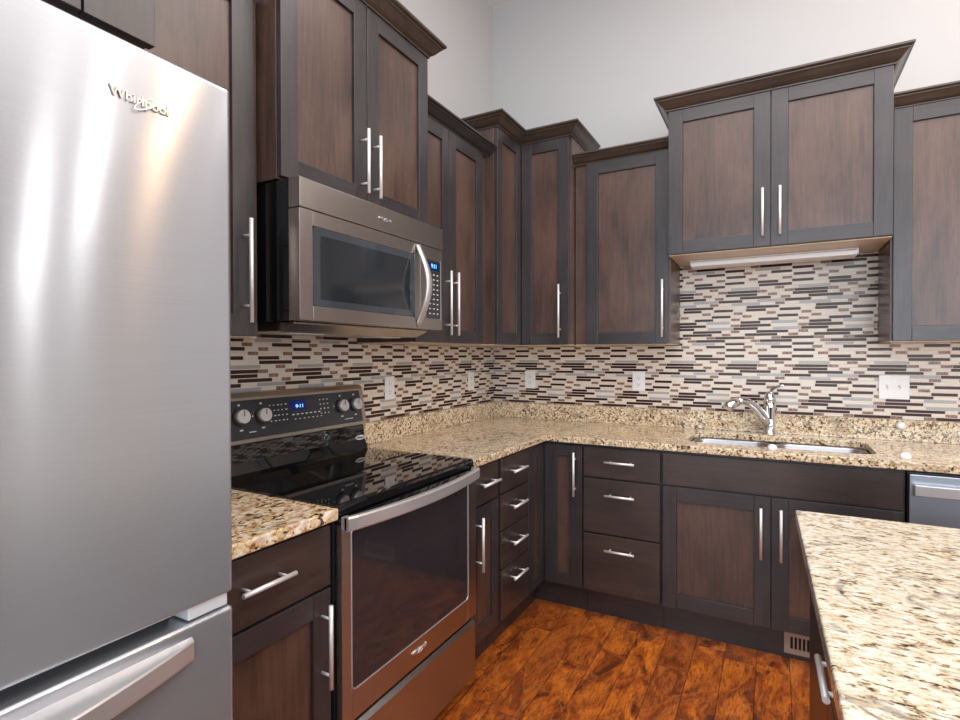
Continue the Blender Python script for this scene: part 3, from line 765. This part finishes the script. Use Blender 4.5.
text_part('logo_shadow', 'Whirlpool', ML, -2.7945, .8525, 1.7175, .0211, 'logo_dark', dr, .0006)  # dark offset copy paints a thin shadow behind the letters
mb = MB(ML)
mb.tube([(-2.785 + .020 * math.cos(q), .856, 1.717 + .007 * math.sin(q) + .013 * math.cos(q)) for q in [k * 2 * PI / 30 + .9 for k in range(28)]], [.0003 + .0007 * math.sin(PI * k / 27) for k in range(28)], 8).build('logo_swirl', 'logo', dr)

# ------------------------------------------------------------------ dishwasher
t = thing('dishwasher', 'stainless dishwasher with bar handle, right of the sink base', 'dishwasher', pt(map_back, 2.45, .3, 0))
MB(map_back).box(2.149, 2.747, .03, .600, .02, .872).build('body', 'black_matte', t)
d = MB(map_back).box(2.151, 2.745, .601, .632, .11, .868).build('door', steel('dishwasher_steel', (.60, .66, .74), .3, .5), t, bevel=.003)
mb = MB(map_back); mb.box(2.163, 2.733, .648, .662, .790, .832); mb.box(2.170, 2.19, .6325, .648, .80, .825); mb.box(2.706, 2.726, .6325, .648, .80, .825)
mb.build('handle', 'steel_bright', d, bevel=.003)
MB(map_back).box(2.155, 2.741, .54, .56, 0, .108).build('kick_plate', 'black_matte', t)
t = thing('base_cabinet', 'base cabinet beyond the dishwasher at the far right', 'cabinet', pt(map_back, 2.9, .01, 0))
base_body(map_back, 2.751, 3.09, t); shaker(map_back, 2.755, 3.086, ZB, ZT, DF, t)

# ------------------------------------------------------------------ island
MI = map_isle
IL = 2.05
t = thing('kitchen_island', 'dark wood island cabinet with drawers under the pale granite top', 'island', tuple(MI(1.0, .5, 0)))
MB(MI).box(.032, IL - .03, .052, .98, .105, .883).build('body', 'wood_z', t, bevel=.001)
MB(MI).box(.06, IL - .06, .11, .93, 0, .1045).build('toe_kick', 'wood_y', t)
MB(MI).box(.034, .452, .0315, .0515, .112, .868).build('end_panel', 'wood_z', t, bevel=.002)
a = .456
for k in range(3):
    a1 = a + .41 + (.04 if k == 2 else 0)
    d = MB(MI).box(a + .002, a1 - .002, .0315, .0515, .700, .868).build('drawer', 'drawer_y', t, bevel=.002)
    ac = (a + a1) / 2; zc = .818; q = MB(MI)
    q.tube([(ac - .065, .003, zc), (ac + .065, .003, zc)], .0055, 12)
    for e_ in (-.045, .045): q.tube([(ac + e_, .003, zc), (ac + e_, .0315, zc)], .0042, 10)
    q.build('handle', 'nickel', d)
    mb = MB(MI); st = .062; f0, f1 = .0315, .0515; z0, z1 = .112, .692; b0, b1 = a + .002, a1 - .002
    mb.box(b0, b0 + st, f0, f1, z0, z1, 0); mb.box(b1 - st, b1, f0, f1, z0, z1, 0)
    mb.box(b0 + st, b1 - st, f0 + .0002, f1, z0, z0 + st, 1); mb.box(b0 + st, b1 - st, f0 + .0002, f1, z1 - st, z1, 1); mb.box(b0 + st, b1 - st, f0 + .010, f1 - .002, z0 + st, z1 - st, 2)
    mb.build('door', ['wood_z', 'wood_y', 'panel'], t, bevel=.0014)
    a = a1
t = MB(MI).box(0, IL, 0, 1.05, .884, .916).build('countertop', 'granite_island', None, base=tuple(MI(1.0, .5, .884)), bevel=.004)
tag(t, 'pale cream streaked granite slab on the island in the right foreground', 'countertop')
